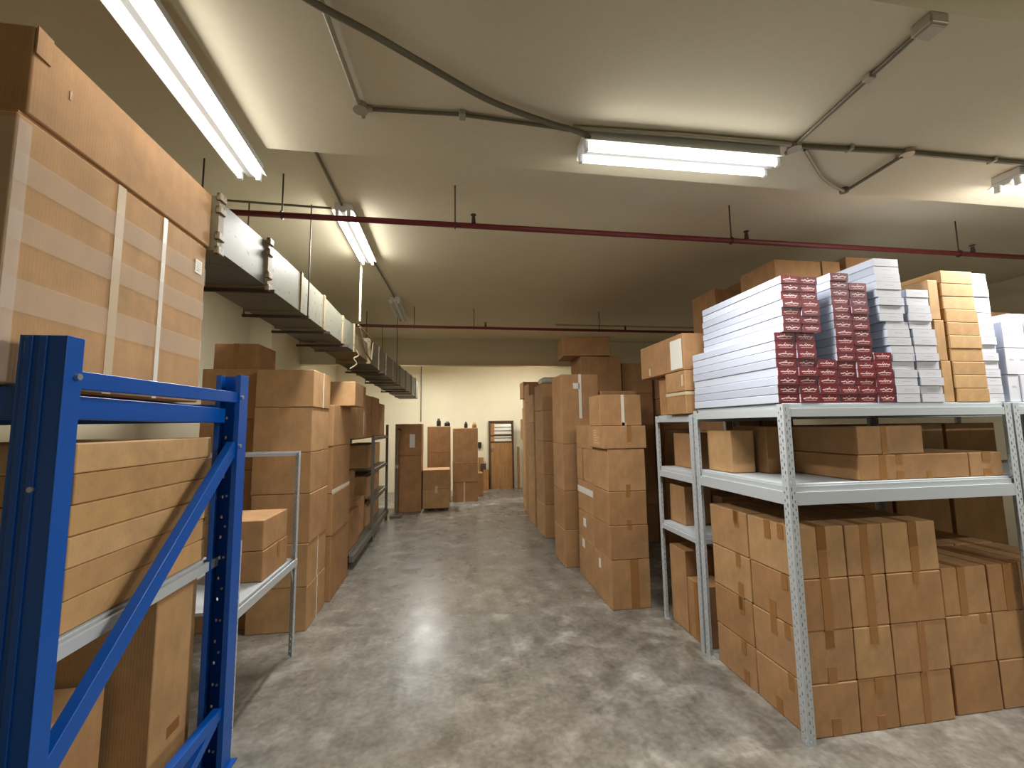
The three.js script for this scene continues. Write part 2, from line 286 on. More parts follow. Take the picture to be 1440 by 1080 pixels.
// ---------------------------------------------------------------- sheet metal duct (runs slightly askew to the aisle, drooping towards its end)
{
  const A = new THREE.Vector3(-1.414, 2.998, -2.70), B = new THREE.Vector3(-0.66, 2.50, -11.0), W = 0.44;
  const at = (z) => { const t = (z - A.z) / (B.z - A.z); return A.clone().lerp(B, t); };
  const d = thing('air_duct', 'long flaking galvanised air duct hung along the left side of the aisle', 'duct', [0, 0, 0]);
  const zs = [-2.70, -3.28, -3.84, -4.36, -4.91, -5.32, -6.03, -6.5, -6.95, -7.45, -8.03, -8.6, -9.2, -9.72];
  const hs = [0.315, 0.335, 0.34, 0.33, 0.30, 0.33, 0.34, 0.34, 0.34, 0.35, 0.36, 0.38, 0.40, 0.42];
  const sect = (z0, z1, h0, h1, grow, y0 = 0) => {          // hexahedron between two stations
    const a = at(z0), b = at(z1), g = grow, P = [];
    for (const [p, h] of [[a, h0], [b, h1]]) P.push([p.x + g, p.y - g + y0, p.z], [p.x - W - g, p.y - g + y0, p.z], [p.x - W - g, p.y + h + g, p.z], [p.x + g, p.y + h + g, p.z]);
    const q = [[0, 4, 7, 3], [1, 2, 6, 5], [3, 7, 6, 2], [0, 1, 5, 4], [0, 3, 2, 1], [4, 5, 6, 7]], pos = [], uv = [];
    for (const f of q) for (const i of [f[0], f[1], f[2], f[0], f[2], f[3]]) { pos.push(...P[i]); uv.push(P[i][2] + P[i][0] * 0.3, P[i][1]); }
    const geo = new THREE.BufferGeometry(); geo.setAttribute('position', new THREE.Float32BufferAttribute(pos, 3)); geo.setAttribute('uv', new THREE.Float32BufferAttribute(uv, 2)); geo.computeVertexNormals(); return geo;
  };
  for (let k = 0; k + 1 < zs.length; k++) {
    if (k === 5) continue;
    mesh('duct_section', sect(zs[k], zs[k + 1], hs[k], hs[k + 1], 0), M.duct, d);
  }
  // crumpled canvas connector where the metal has come apart
  const c = mesh('torn_connector', sect(-5.32, -6.03, 0.29, 0.31, -0.03), M.ductFlange, d);
  const p5 = at(-5.42), p6 = at(-6.0);
  mesh('bent_flange', tubePath([[p5.x + 0.02, p5.y + 0.36, p5.z], [p6.x + 0.05, p6.y + 0.30, p6.z], [p6.x + 0.03, p6.y + 0.02, p6.z + 0.02], [p5.x + 0.06, p5.y + 0.06, p5.z - 0.3], [p5.x + 0.03, p5.y + 0.34, p5.z - 0.03]], 0.012, 6), M.ductFlange, d);
  mesh('hanging_scrap', tubePath([[p5.x + 0.02, p5.y + 0.02, p5.z + 0.12], [p5.x + 0.05, p5.y - 0.05, p5.z + 0.1], [p5.x + 0.0, p5.y - 0.09, p5.z + 0.12], [p5.x + 0.03, p5.y - 0.15, p5.z + 0.1], [p5.x - 0.04, p5.y - 0.22, p5.z + 0.13]], 0.010, 6, true), M.ductFlange, d);
  for (let k = 0; k < zs.length; k++) {
    const w = k < 2 ? 0.05 : 0.032;
    mesh('flange', sect(zs[k] + w / 2, zs[k] - w / 2, hs[k], hs[k], k < 2 ? 0.016 : 0.012), M.ductFlange, d);
    if (k < 2) { const q = at(zs[k]); for (const yy of [-0.012, hs[k] * 0.25, hs[k] * 0.78, hs[k] + 0.012]) mesh('clamp', rbx(0.03, 0.05, 0.07, 0.008), M.ductFlange, d, [q.x + 0.012, q.y + yy, q.z]); }
  }
  // hangers: cross bar below, drop rods either side
  for (const z of [-3.24, -3.84, -4.34, -4.88, -6.5, -7.5, -8.6]) {
    const q = at(z - 0.05);
    mesh('hanger_bar', bx(W + 0.11, 0.024, 0.024), M.rod, d, [q.x - W / 2, q.y - 0.035, q.z]);
    for (const s of [0.045, -W - 0.045]) if (s < 0 ? z > -4 || z < -7 : z === -3.84 || z === -7.5) mesh('hanger_rod', tubePath([[q.x + s, q.y - 0.03, q.z], [q.x + s, HI, q.z]], 0.006, 6), M.rod, d);
  }
  // end piece turning up behind the beam
  const e = at(-9.8);
  mesh('duct_end', boxBetween(e.x - W, e.x, e.y, e.y + 0.40, -9.73, -10.4), M.duct, d);
  tag(mesh('drop_pipe', tubePath([[-1.06, 3.88, -5.08], [-1.06, 3.16, -5.08]], 0.014, 8), M.conduit), 'pale vertical pipe dropping from the lit tube light to the duct', 'pipe');
}

// ---------------------------------------------------------------- sprinkler pipes
function sprinkler(label, y, z, x0, x1, r, hang, heads) {
  const d = thing('sprinkler_pipe', label, 'pipe', [0, 0, 0]);
  mesh('pipe', tubePath([[x0, y, z], [x1, y, z]], r, 14), M.redPipe, d);
  for (const x of hang) { mesh('hanger_rod', tubePath([[x, y + r, z], [x, HI, z]], 0.006, 6), M.rod, d); mesh('hanger_clamp', new THREE.TorusGeometry(r + 0.005, 0.007, 6, 14).rotateY(Math.PI / 2), M.rod, d, [x, y, z]); }
  for (const x of heads) { const h = mesh('sprinkler_head', new THREE.CylinderGeometry(0.014, 0.02, 0.06, 8), M.rod, d, [x, y + r + 0.03, z]); mesh('deflector', new THREE.CylinderGeometry(0.025, 0.025, 0.004, 10), M.rod, h, [0, 0.045, 0]); }
}
sprinkler('dark red sprinkler pipe crossing under the nearer lit tube light', 3.60, -3.42, -2.2, X1, 0.024, [-1.33, 0.044, 2.62, 5.2], [0.2, 2.78, 5.38]);
sprinkler('dark red sprinkler pipe crossing beside the unlit tube light', 3.60, -7.15, -2.2, X1, 0.024, [-0.6, 0.42, 2.7, 5.2], [0.62, 3.2]);
tag(mesh('conduit', tubePath([[2.0, 3.80, -7.6], [X1, 3.80, -7.6]], 0.018, 8), M.conduit), 'pale conduit running beside the farther sprinkler pipe', 'conduit');
tag(mesh('conduit', tubePath([[-2.3, 3.86, -3.72], [-1.05, 3.86, -3.76]], 0.010, 8), M.conduitDark), 'thin conduit from the wall to the lit light above the duct', 'conduit');
tag(mesh('conduit', tubePath([[-0.98, 3.93, -2.52], [-0.98, 3.93, -3.85]], 0.012, 8), M.conduitDark), 'thin conduit from the dropped beam to the light above the duct', 'conduit');
tag(mesh('conduit', tubePath([[-0.93, 3.93, -5.03], [-0.86, 3.93, -6.6]], 0.010, 8), M.conduitDark), 'thin conduit joining the lit light to the unlit light', 'conduit');

// ---------------------------------------------------------------- conduits on the dropped beam
{
  const Y = LO - 0.016, pt = (x, y, dy = 0) => atY(x, y, Y + dy).setY(Y + dy);
  tag(mesh('conduit', tubePath([pt(392, -28, -0.04), pt(440, 3, -0.04), pt(520, 46, -0.04), pt(600, 92, -0.036), pt(690, 142, -0.03), pt(770, 172, -0.026), pt(815, 186, -0.026), pt(829, 194, -0.03)], 0.014, 8, true), M.conduitDark), 'thick grey conduit sweeping in a curve to the lit light', 'conduit');
  tag(mesh('conduit', tubePath([pt(440, -30), pt(505, 148)], 0.012, 8), M.conduit), 'straight pale conduit ending at a junction box on the dropped beam', 'conduit');
  const jb = (x, y, label) => { const p = pt(x, y); const t = thing('junction_box', label, 'junction box', [p.x, LO - 0.03, p.z]); mesh('box_body', new THREE.CylinderGeometry(0.038, 0.038, 0.03, 14), M.conduit, t, [0, 0.015, 0]); for (const a of [0, Math.PI / 2]) { const s = mesh('spout', tubePath([[0, 0.014, 0], [Math.cos(a) * 0.06, 0.014, -Math.sin(a) * 0.06]], 0.014, 8), M.conduit, t); } return t; };
  jb(507, 152, 'round pale junction box where two thin conduits meet');
  const c1 = thing('conduit', 'thin conduit clipped along the beam from the round junction box', 'conduit'); c1.position.set(0, 0, 0);
  mesh('run', tubePath([pt(512, 153), pt(648, 161), pt(780, 179), pt(800, 183)], 0.010, 8), M.conduitDark, c1);
  { const p = pt(650, 162); mesh('clip', rbx(0.035, 0.03, 0.05, 0.006), M.conduit, c1, [p.x, Y, p.z]); }
  const c2 = thing('conduit', 'long conduit running behind the middle lit light along the beam', 'conduit'); c2.position.set(0, 0, 0);
  mesh('run', tubePath([pt(805, 180), pt(960, 190), pt(1112, 203)], 0.014, 8), M.conduit, c2);
  const c3 = thing('conduit', 'conduit from the beam junction towards the light above the white boxes', 'conduit');
  mesh('run', tubePath([pt(1125, 206), pt(1272, 214), pt(1440, 230), pt(1520, 238)], 0.014, 8), M.conduitDark, c3);
  for (const [x, y] of [[1195, 209], [1395, 226]]) { const p = pt(x, y); mesh('clip', rbx(0.02, 0.028, 0.05, 0.006), M.conduit, c3, [p.x, Y, p.z]); }
  jb(1117, 207, 'round junction box at the end of the middle lit light');
  jb(1275, 215, 'round junction box on the beam above the white boxes');
  const c4 = thing('conduit', 'conduit running diagonally over the beam to its near edge', 'conduit');
  mesh('run', tubePath([pt(1122, 200), pt(1318, 22)], 0.012, 8), M.conduitDark, c4);
  for (const [x, y] of [[1222, 109]]) { const p = pt(x, y); mesh('clip', rbx(0.04, 0.03, 0.04, 0.006), M.conduit, c4, [p.x, Y, p.z]); }
  { const p = pt(1326, 18); const t = thing('junction_box', 'square junction box at the near edge of the dropped beam', 'junction box', [p.x, LO - 0.05, -1.30]); mesh('box_body', rbx(0.09, 0.05, 0.08, 0.008), M.conduit, t, [0, 0.025, 0]); mesh('lid', rbx(0.075, 0.008, 0.065, 0.003), M.conduit, t, [0, -0.003, 0]); }
  tag(mesh('conduit', tubePath([pt(1132, 210, -0.01), pt(1143, 228, -0.01), pt(1155, 247, -0.01), pt(1170, 260, -0.01), pt(1186, 268, -0.01)], 0.011, 8, true), M.conduit), 'short curved conduit dropping to the far edge of the beam', 'conduit');
  tag(mesh('conduit', tubePath([pt(1190, 268, -0.01), pt(1268, 220, -0.01)], 0.011, 8), M.conduitDark), 'short slanting conduit rising from the beam edge to a junction box', 'conduit');
  { const p = pt(1187, 268); const t = thing('junction_box', 'small round box where the curved conduit ends', 'junction box', [p.x, LO - 0.03, p.z]); mesh('box_body', new THREE.CylinderGeometry(0.028, 0.028, 0.03, 12), M.conduitDark, t, [0, 0.015, 0]); }
}

// ---------------------------------------------------------------- slotted white racking
const slotGeo = new Map();
function slotFlange(w, h) {                                 // flat strip with two staggered rows of slots, 2.5 mm thick
  const k = w + '_' + h.toFixed(3); if (slotGeo.has(k)) return slotGeo.get(k);
  const s = new THREE.Shape(); s.moveTo(0, 0); s.lineTo(w, 0); s.lineTo(w, h); s.lineTo(0, h); s.closePath();
  const hole = (cx, cy, a, b) => { const q = new THREE.Path(); q.moveTo(cx - a, cy - b); q.lineTo(cx - a, cy + b); q.lineTo(cx + a, cy + b); q.lineTo(cx + a, cy - b); q.closePath(); s.holes.push(q); };
  for (let y = 0.03; y < h - 0.02; y += 0.05) { hole(w * 0.36, y, 0.0032, 0.011); if (y + 0.04 < h) hole(w * 0.74, y + 0.025, 0.0032, 0.007); }
  const g = new THREE.ExtrudeGeometry(s, { depth: 0.0025, bevelEnabled: false }); slotGeo.set(k, g); return g;
}
function post(parent, x, z, sx, sz, y0, h, w = 0.042) {     // angle post; sx, sz say towards which side the two flanges run
  const p = new THREE.Group(); p.name = 'post'; p.position.set(x, y0, z); parent.add(p);
  const a = mesh('flange', slotFlange(w, h), M.rackWhite, p); if (sx < 0) a.position.x = -w;
  const b = mesh('flange', slotFlange(w, h), M.rackWhite, p); b.rotation.y = -Math.PI / 2 * sz; 
  mesh('foot', bx(w, 0.004, w), M.rackWhite, p, [sx * w / 2, 0.002, sz * w / 2]);
  return p;
}
function beamX(parent, x0, x1, y, z, h = 0.075, s = 1) {     // rolled shelf beam along x: face with a step at the top
  const b = mesh('beam', bx(x1 - x0, h * 0.68, 0.028), M.rackWhite, parent, [(x0 + x1) / 2, y - h + h * 0.34, z]);
  mesh('beam_lip', bx(x1 - x0, h * 0.3, 0.016), M.rackWhite, b, [0, h * 0.49, -0.006 * s]);
}
function beamZ(parent, z0, z1, y, x, h = 0.075, s = 1) {
  const b = mesh('beam', bx(0.028, h * 0.68, Math.abs(z1 - z0)), M.rackWhite, parent, [x, y - h + h * 0.34, (z0 + z1) / 2]);
  mesh('beam_lip', bx(0.016, h * 0.3, Math.abs(z1 - z0)), M.rackWhite, b, [0.006 * s, h * 0.49, 0]);
}
function deck(parent, x0, x1, z0, z1, y) { mesh('shelf_panel', rbx(x1 - x0, 0.022, Math.abs(z1 - z0), 0.004), M.rackWhite, parent, [(x0 + x1) / 2, y - 0.0115, (z0 + z1) / 2]); }
// big corner rack
const RX0 = 2.085, RX1 = 3.86, RZ0 = -2.36, RZ1 = -3.34;
{
  const r = thing('shelving_rack', 'white slotted steel rack loaded with red and white boxes on top', 'rack', [0, 0, 0]);
  post(r, RX0, RZ0, 1, -1, 0, 2.012, 0.05); post(r, RX1, RZ0, -1, -1, 0, 2.012, 0.05); post(r, RX0, RZ1, 1, 1, 0, 2.0, 0.05); post(r, RX1, RZ1, -1, 1, 0, 2.0, 0.05);
  for (const [y, h] of [[2.005, 0.075], [1.495, 0.115]]) {
    beamX(r, RX0 + 0.05, RX1 - 0.05, y, RZ0 - 0.014, h); beamX(r, RX0 + 0.05, RX1 - 0.05, y, RZ1 + 0.014, h, -1);
    beamZ(r, RZ0 - 0.05, RZ1 + 0.05, y, RX0 + 0.014, h); beamZ(r, RZ0 - 0.05, RZ1 + 0.05, y, RX1 - 0.014, h, -1);
    deck(r, RX0 + 0.02, RX1 - 0.02, RZ0 - 0.025, RZ1 + 0.025, y + 0.012);
  }
}
// next bay of the same make, mostly out of the frame
{
  const r = thing('shelving_rack', 'white slotted steel rack beyond the stacks of kraft boxes', 'rack', [0, 0, 0]);
  post(r, RX1 + 0.02, RZ0, 1, -1, 0, 2.012, 0.05); post(r, 5.6, RZ0, -1, -1, 0, 2.012, 0.05); post(r, RX1 + 0.02, RZ1, 1, 1, 0, 2.0, 0.05); post(r, 5.6, RZ1, -1, 1, 0, 2.0, 0.05);
  for (const [y, h] of [[2.005, 0.075], [1.495, 0.115]]) { beamX(r, RX1 + 0.07, 5.55, y, RZ0 - 0.014, h); beamX(r, RX1 + 0.07, 5.55, y, RZ1 + 0.014, h, -1); deck(r, RX1 + 0.04, 5.58, RZ0 - 0.025, RZ1 + 0.025, y + 0.012); }
}
// narrow rack behind it
const NZ0 = -3.385, NZ1 = -4.03;
{
  const r = thing('shelving_rack', 'narrow white rack with three shelves beside the carton stack', 'rack', [0, 0, 0]);
  const x0 = 2.09, x1 = 3.0;
  post(r, x0, NZ0, 1, -1, 0, 1.97); post(r, x1, NZ0, -1, -1, 0, 1.97); post(r, x0, NZ1, 1, 1, 0, 1.97); post(r, x1, NZ1, -1, 1, 0, 1.97);
  for (const [y, h] of [[1.965, 0.055], [1.46, 0.085], [0.93, 0.06]]) {
    beamX(r, x0 + 0.04, x1 - 0.04, y, NZ0 - 0.014, h); beamX(r, x0 + 0.04, x1 - 0.04, y, NZ1 + 0.014, h, -1); beamZ(r, NZ0 - 0.04, NZ1 + 0.04, y, x0 + 0.014, h); beamZ(r, NZ0 - 0.04, NZ1 + 0.04, y, x1 - 0.014, h, -1);
    deck(r, x0 + 0.02, x1 - 0.02, NZ0 - 0.025, NZ1 + 0.025, y + 0.012);
  }
}

// ---------------------------------------------------------------- cartons under the corner rack
const cols = [[2.142, 2.494], [2.498, 2.772], [2.776, 3.190]];
const rowsY = [0, 0.303, 0.608, 0.917, 1.233];
const tapeFront = [
  [[['f', 0.02, 0.0, 0.34, 0.062]], [['f', 0.02, 0.0, 0.30, 0.062], ['f', 0.02, 0.66, 1.0, 0.062, 'tapeDark']], [['f', 0.02, 0, 1, 0.062]], [['f', 0.02, 0, 0.55, 0.062], ['f', 0.02, 0.55, 1, 0.066, 'tapeDark']]],
  [[['f', 0.03, 0.0, 0.28, 0.055], ['f', 0.03, 0.72, 1.0, 0.055]], [['f', 0.03, 0.66, 1, 0.055]], [['f', 0.03, 0, 1, 0.06]], [['f', 0.0, 0, 1, 0.06]]],
  [[['f', 0, 0, 1, 0.05]], [['f', 0.02, 0, 1, 0.05]], [['f', 0.02, 0.78, 1, 0.04]], [['f', 0.05, 0, 0.5, 0.062], ['f', 0.05, 0.5, 1, 0.066, 'tapeDark']]],
];
cols.forEach(([x0, x1], c) => {
  for (let k = 0; k < 4; k++) for (const b of [0, 1]) {
    const z0 = -2.402 - b * 0.437, z1 = z0 - 0.432, j = rr(-0.004, 0.004);
    const side = c === 0 ? [['l', 0.05 - 0.3 * b, k % 2 ? 0.62 : 0.0, k % 2 ? 1 : 0.34, 0.055], ['l', -0.22, 0.7, 1, 0.05]] : [];
    carton(x0 + (c ? 0 : 0), x1, rowsY[k] + (k ? 0.001 : 0), rowsY[k + 1] - 0.001, z0 + j, z1 + j + 0.002,
      `tan taped carton under corner rack, ${ORD[k]} row up, ${ORD[c]} column from post${b ? ', back' : ''}`,
      { group: 'cartons under the corner rack', mat: [boards[0], boards[4], boards[1], boards[2]][(k + c * 2 + b) % 4], tape: [...(b ? [] : tapeFront[c][k]), ...side, ...(k === 3 ? [['t', 0.02, 0, 1, 0.06]] : [])] });
  }
});
const rows3 = [0, 0.304, 0.609, 0.915];
for (let c = 0; c < 3; c++) for (let k = 0; k < 3; k++) for (const b of [0, 1]) {
  const x0 = 3.222 + c * 0.375 + (k === 0 ? 0.01 : 0), z0 = -2.424 - b * 0.437;
  if (c && x0 > 4.2) continue;
  carton(x0, x0 + 0.366, rows3[k] + (k ? 0.001 : 0), rows3[k + 1] - 0.001, z0, z0 - 0.42, `tan carton in lower pile, ${ORD[k]} row up, ${ORD[c]} column from taller pile${b ? ', back' : ''}`,
    { group: 'cartons in the lower pile', mat: [boards[1], boards[4], boards[0]][(k + c + b) % 3], tape: [...(b || k === 0 ? [] : [['f', k === 2 ? -0.08 : 0.3, k === 1 ? 0.8 : 0, 1, 0.06]]), ...(k === 2 ? [['t', -0.08, 0, 1, 0.06]] : [])] });
}
// middle shelf
const SH = 1.5085;
carton(2.645, 3.515, SH, 1.672, -2.40, -3.25, 'long low tan carton on the middle shelf under a shorter one', { mat: boards[1], tape: [['f', -0.29, 0, 1, 0.05], ['f', -0.14, 0.64, 1, 0.05], ['f', -0.14, 0, 0.34, 0.05], ['f', 0.12, 0, 0.3, 0.03]] });
carton(3.520, 3.800, SH, 1.672, -2.40, -3.25, 'small tan carton at the shelf end beside the right post', { mat: boards[0], tape: [['f', 0.02, 0.66, 1, 0.07], ['f', 0.02, 0, 0.32, 0.07]] });
carton(2.650, 3.165, 1.674, 1.862, -2.40, -3.22, 'tan carton lying on the long low carton, middle shelf', { mat: boards[4], tape: [['f', -0.1, 0, 1, 0.045]] });
carton(2.16, 2.36, SH, 1.835, -2.98, -3.28, 'brown carton at the back corner of the middle shelf', {  });
carton(2.40, 2.62, SH, 1.865, -2.90, -3.28, 'brown carton between the back corner carton and the long cartons', {  });

// ---------------------------------------------------------------- boxes on top of the corner rack
const TOP = 2.0185;
function slim(x0, w, y0, h, z0, len, label, group, end, side, cat = 'box', kind = 'slim_box') {
  const t = thing(kind, label, cat, [x0 + w / 2, y0, z0 - len / 2], rr(-0.002, 0.002), group);
  mesh('box_body', rbx(w - 0.002, h - 0.0012, len, Math.min(0.005, h / 4)), side, t, [0, h / 2, 0]);
  if (end) mesh('end_print', new THREE.BoxGeometry(w - 0.003, h - 0.003, 0.003), end, t, [0, h / 2, len / 2 + 0.0005]);
  return t;
}
const wm = [M.whiteBox, M.whiteBoxB, M.whiteBoxC];
function redColumn(c, x, w, n, h, y0 = TOP, k0 = 0, shift = 0, len = 0.93) {
  for (let k = 0; k < n; k++) slim(x + rr(-0.003, 0.003), w, y0 + k * h, h, -2.385 + rr(-0.006, 0.006) + shift, len,
    `slim white box with red lettered end, ${ORD[k + k0]} up in ${ORD[c]} red column from corner post`, 'red ended slim boxes on the corner rack', redMats[Math.floor(rnd() * 3)], wm[Math.floor(rnd() * 3)], 'box', 'red_ended_box');
}
redColumn(0, 2.088, 0.150, 8, 0.0578); redColumn(0, 2.142, 0.136, 7, 0.0535, TOP + 8 * 0.0578, 8, 0.02, 0.86);
redColumn(1, 2.242, 0.142, 8, 0.0578); redColumn(1, 2.280, 0.136, 7, 0.0535, TOP + 8 * 0.0578, 8, 0.02, 0.86);
redColumn(2, 2.388, 0.142, 5, 0.0575);
redColumn(3, 2.540, 0.140, 16, 0.0550); redColumn(4, 2.684, 0.136, 15, 0.0545); redColumn(5, 2.824, 0.136, 6, 0.0565);
for (let k = 0; k < 18; k++) { const u = k < 7 ? 0.0 : k < 10 ? -0.02 : k < 13 ? -0.06 : -0.075; slim(2.966 + u + (k < 7 ? 0.004 * (k % 2) : rr(-0.006, 0.006)), 0.182 + (k > 10 ? 0.02 : 0), TOP + k * 0.0555, 0.0555, -2.385 + rr(-0.008, 0.008), 0.93, `plain white slim box, ${ORD[k]} up in the tallest white column beside the red ones`, 'plain white slim boxes on the corner rack', whiteEndMats[k % 2], wm[k % 3], 'box', 'white_box'); }
for (let k = 0; k < 14; k++) slim(3.170 + (k < 5 ? 0 : k < 9 ? -0.014 : -0.034) + rr(-0.003, 0.003), 0.183, TOP + k * 0.0562, 0.0562, -2.385 + rr(-0.008, 0.008), 0.93, `plain white slim box, ${ORD[k]} up in the shorter white column next to kraft boxes`, 'plain white slim boxes on the corner rack', whiteEndMats[k % 2], wm[(k + 1) % 3], 'box', 'white_box');
for (let k = 0; k < 3; k++) slim(3.362 - k * 0.018, 0.085, TOP + k * 0.288, 0.287, -2.388, 0.93, `upright kraft box on edge, ${ORD[k]} up in the narrow kraft column`, 'kraft boxes on the corner rack', null, kraft[k], 'box', 'kraft_box');
for (let k = 0; k < 10; k++) slim(3.462 - k * 0.003 + rr(-0.006, 0.006), 0.275, TOP + k * 0.0935, 0.0935, -2.388 + rr(-0.008, 0.008), 0.93, `flat kraft box, ${ORD[k]} up in the wide kraft column between white ones`, 'kraft boxes on the corner rack', null, kraft[(k * 2) % 3], 'box', 'kraft_box');
for (let k = 0; k < 16; k++) slim(3.748 - k * 0.002 + rr(-0.002, 0.002), 0.152, TOP + k * 0.0585, 0.0585, -2.41 + rr(-0.006, 0.006), 0.90, `plain white slim box, ${ORD[k]} up in the white column beyond the kraft boxes`, 'plain white slim boxes on the corner rack', whiteEndMats[k % 2], wm[(k + 2) % 3], 'box', 'white_box');
for (let c = 0; c < 6; c++) for (let k = 0; k < 3; k++) slim(3.94 + c * 0.1, 0.097, TOP + k * 0.195, 0.193, -2.40 + rr(-0.006, 0.006), 0.92, `white box on edge, ${ORD[k]} row up, ${ORD[c]} place past the rack post`, 'white boxes on the next rack', whiteEndMats[0], wm[(k + c) % 3], 'box', 'white_box');
for (let k = 0; k < 3; k++) slim(4.04 + k * 0.2, 0.19, TOP + 0.587, 0.06, -2.42, 0.9, `flat white box lying on the upright white ones, ${ORD[k]} past the rack post`, 'white boxes on the next rack', whiteEndMats[1], wm[k], 'box', 'white_box');
// ---------------------------------------------------------------- narrow rack contents and the cartons above it
const nk = { group: 'cartons on the narrow rack' };
carton(2.24, 2.62, 1.4735, 1.80, -3.55, -3.97, 'brown carton on the upper shelf of the narrow rack', { ...nk,  });
carton(2.66, 2.94, 1.4735, 1.78, -3.5, -3.97, 'brown carton at the inner end of the narrow rack, upper shelf', { ...nk,  });
carton(2.18, 2.46, 0.9435, 1.30, -3.72, -3.99, 'brown carton on the lower shelf of the narrow rack', { ...nk,  });
carton(2.48, 2.80, 0.9435, 1.22, -3.6, -3.99, 'brown carton at the inner end of the narrow rack, lower shelf', { ...nk,  });
carton(2.15, 2.40, 0, 0.50, -3.43, -3.70, 'brown carton on the floor under the narrow rack, by its front post', { ...nk, tape: [['l', 0, 0, 1, 0.05]] });
carton(2.15, 2.48, 0, 0.72, -3.71, -3.985, 'taller brown carton under the narrow rack, by its rear post', { ...nk,  });
carton(2.42, 2.90, 0, 0.60, -3.43, -3.70, 'brown carton under the narrow rack, inner side', { ...nk,  });
carton(2.06, 2.46, 1.9785, 2.180, -3.405, -3.74, 'brown carton on top of the narrow rack, lower of two', { tape: [['lh', 0.42, 0, 1, 0.028, 'tapePale'], ['fh', 0.42, 0, 1, 0.028, 'tapePale']] });
carton(2.06, 2.46, 2.182, 2.368, -3.40, -3.74, 'brown carton with pale tape on the narrow rack, upper of two', { tape: [['l', -0.36, 0.25, 0.8, 0.025, 'tapePale']] });
carton(2.14, 2.50, 1.9785, 2.366, -3.78, -4.02, 'brown carton behind the taped pair on the narrow rack', {  });
{
  const c = carton(2.055, 2.50, 2.370, 2.705, -3.40, -4.235, 'long brown carton with a white sheet stuck on it, above narrow rack', { tape: [['l', 0.26, 0.06, 0.28, 0.025, 'tapePale']] });
  mesh('paper_sheet', bx(0.003, 0.27, 0.19), M.paper, c, [-0.2235, 0.155, 0.30]);
}
// rear row behind the corner rack: stacked on a second rack, only tops show
{
  const r = thing('shelving_rack', 'white rack hidden behind the loaded corner rack', 'rack', [0, 0, 0]);
  for (const [x, sx] of [[3.04, 1], [6.2, -1]]) { post(r, x, -3.40, sx, -1, 0, 2.0); post(r, x, -4.30, sx, 1, 0, 2.0); }
  for (const z of [-3.414, -4.286]) beamX(r, 3.08, 6.16, 2.0, z); deck(r, 3.06, 6.18, -3.42, -4.28, 2.012);
}
stack(3.09, 3.60, -3.46, -3.95, [2.02, 2.5, 2.98, 3.46], 'rear row behind the red boxes', { from: 'rack deck',  });
stack(3.64, 3.85, -3.48, -4.0, [2.02, 2.5, 2.98, 3.48], 'rear row behind the tall white column', { from: 'rack deck',  });
stack(3.88, 4.45, -3.45, -4.0, [2.02, 2.5, 3.0, 3.52], 'rear row behind the kraft boxes', { from: 'rack deck',  });
for (const [a, b, n] of [[3.10, 3.62, 'behind the tan pile'], [3.66, 4.2, 'behind the lower pile'], [4.24, 4.86, 'behind the next rack'], [4.9, 5.5, 'at the rear rack end']]) stack(a, b, -3.5, -4.2, [0, 0.62, 1.24, 1.86], 'rear row ' + n, {  });
stack(5.05, 5.9, -3.5, -4.1, [2.02, 2.55, 3.02], 'rear row at the rack end', { from: 'rack deck',  });
stack(3.09, 3.56, -4.38, -4.85, [0, 0.6, 1.2, 1.8, 2.4, 2.95, 3.48], 'shorter stack behind the rear row', {  });
stack(3.60, 4.0, -4.38, -4.85, [0, 0.6, 1.2, 1.8, 2.4, 3.0, 3.66], 'tallest stack behind the rear row', {  });

// ---------------------------------------------------------------- right side of the aisle
stack(1.650, 2.075, -4.262, -4.745, [0, 0.495, 0.84, 1.19, 1.635], 'taped stack against the narrow rack', { per: {
  0: { mat: boards[0], tape: [['f', 0.1, 0, 1, 0.09]], print: [['l', 0.2, 0.75, 0.06, 0.10, 'paper', 'sticker']] }, 1: { tape: [['f', 0.02, 0.86, 1, 0.05]] }, 2: { mat: boards[1], tape: [['f', 0.02, 0, 0.16, 0.05], ['f', 0.02, 0.82, 1, 0.05]] }, 3: { mat: boards[0], tape: [['f', 0.02, 0, 0.16, 0.05], ['r', 0, 0, 1, 0.05]] } } });
carton(1.610, 2.090, 1.637, 1.878, -4.25, -4.74, 'low wide carton with printed side marks on the taped stack', { mat: boards[0], tape: [['f', 0.1, 0.3, 1, 0.05]], print: [['l', -0.05, 0.5, 0.24, 0.2, 'mark']] });
carton(1.630, 2.120, 1.880, 2.222, -4.40, -4.76, 'brown carton with white strip of tape, highest on the taped stack', { tape: [['f', 0.05, 0, 1, 0.035, 'strap'], ['f', 0.07, 0, 0.1, 0.05, 'tapePale']] });
stack(1.665, 2.10, -4.768, -5.40, [0, 0.495, 0.815, 1.20, 1.60, 1.885], 'aisle stack with printed white tape', { mat: boards[0], per: { 1: { print: [['l', 0.1, 0.6, 0.10, 0.1, 'paper', 'sticker']] }, 0: { print: [['l', 0.2, 0.85, 0.1, 0.1, 'paper', 'sticker']] }, 2: { tape: [['lh', 0.18, 0, 1, 0.075, 'tapePrint']] }, 3: { tape: [['l', 0.1, 0, 1, 0.05]] } } });
stack(1.528, 2.07, -5.60, -6.14, [0, 0.49, 1.0, 1.635, 2.60], 'tall narrow stack with a white label', { mat: boards[0], jit: 0.004, per: { 0: { tape: [['f', 0, 0.7, 1, 0.05]] }, 1: { mat: boards[1], tape: [['f', 0, 0.75, 1, 0.05]] }, 2: { mat: boards[4], print: [['l', 0, 0.86, 0.14, 0.1, 'markDark']] }, 3: { tape: [['f', 0.0, 0.36, 1, 0.04, 'strap']], print: [['f', -0.10, 0.83, 0.09, 0.08, 'paper', 'label'], ['l', 0, 0.82, 0.34, 0.3, 'markDark']] } } });
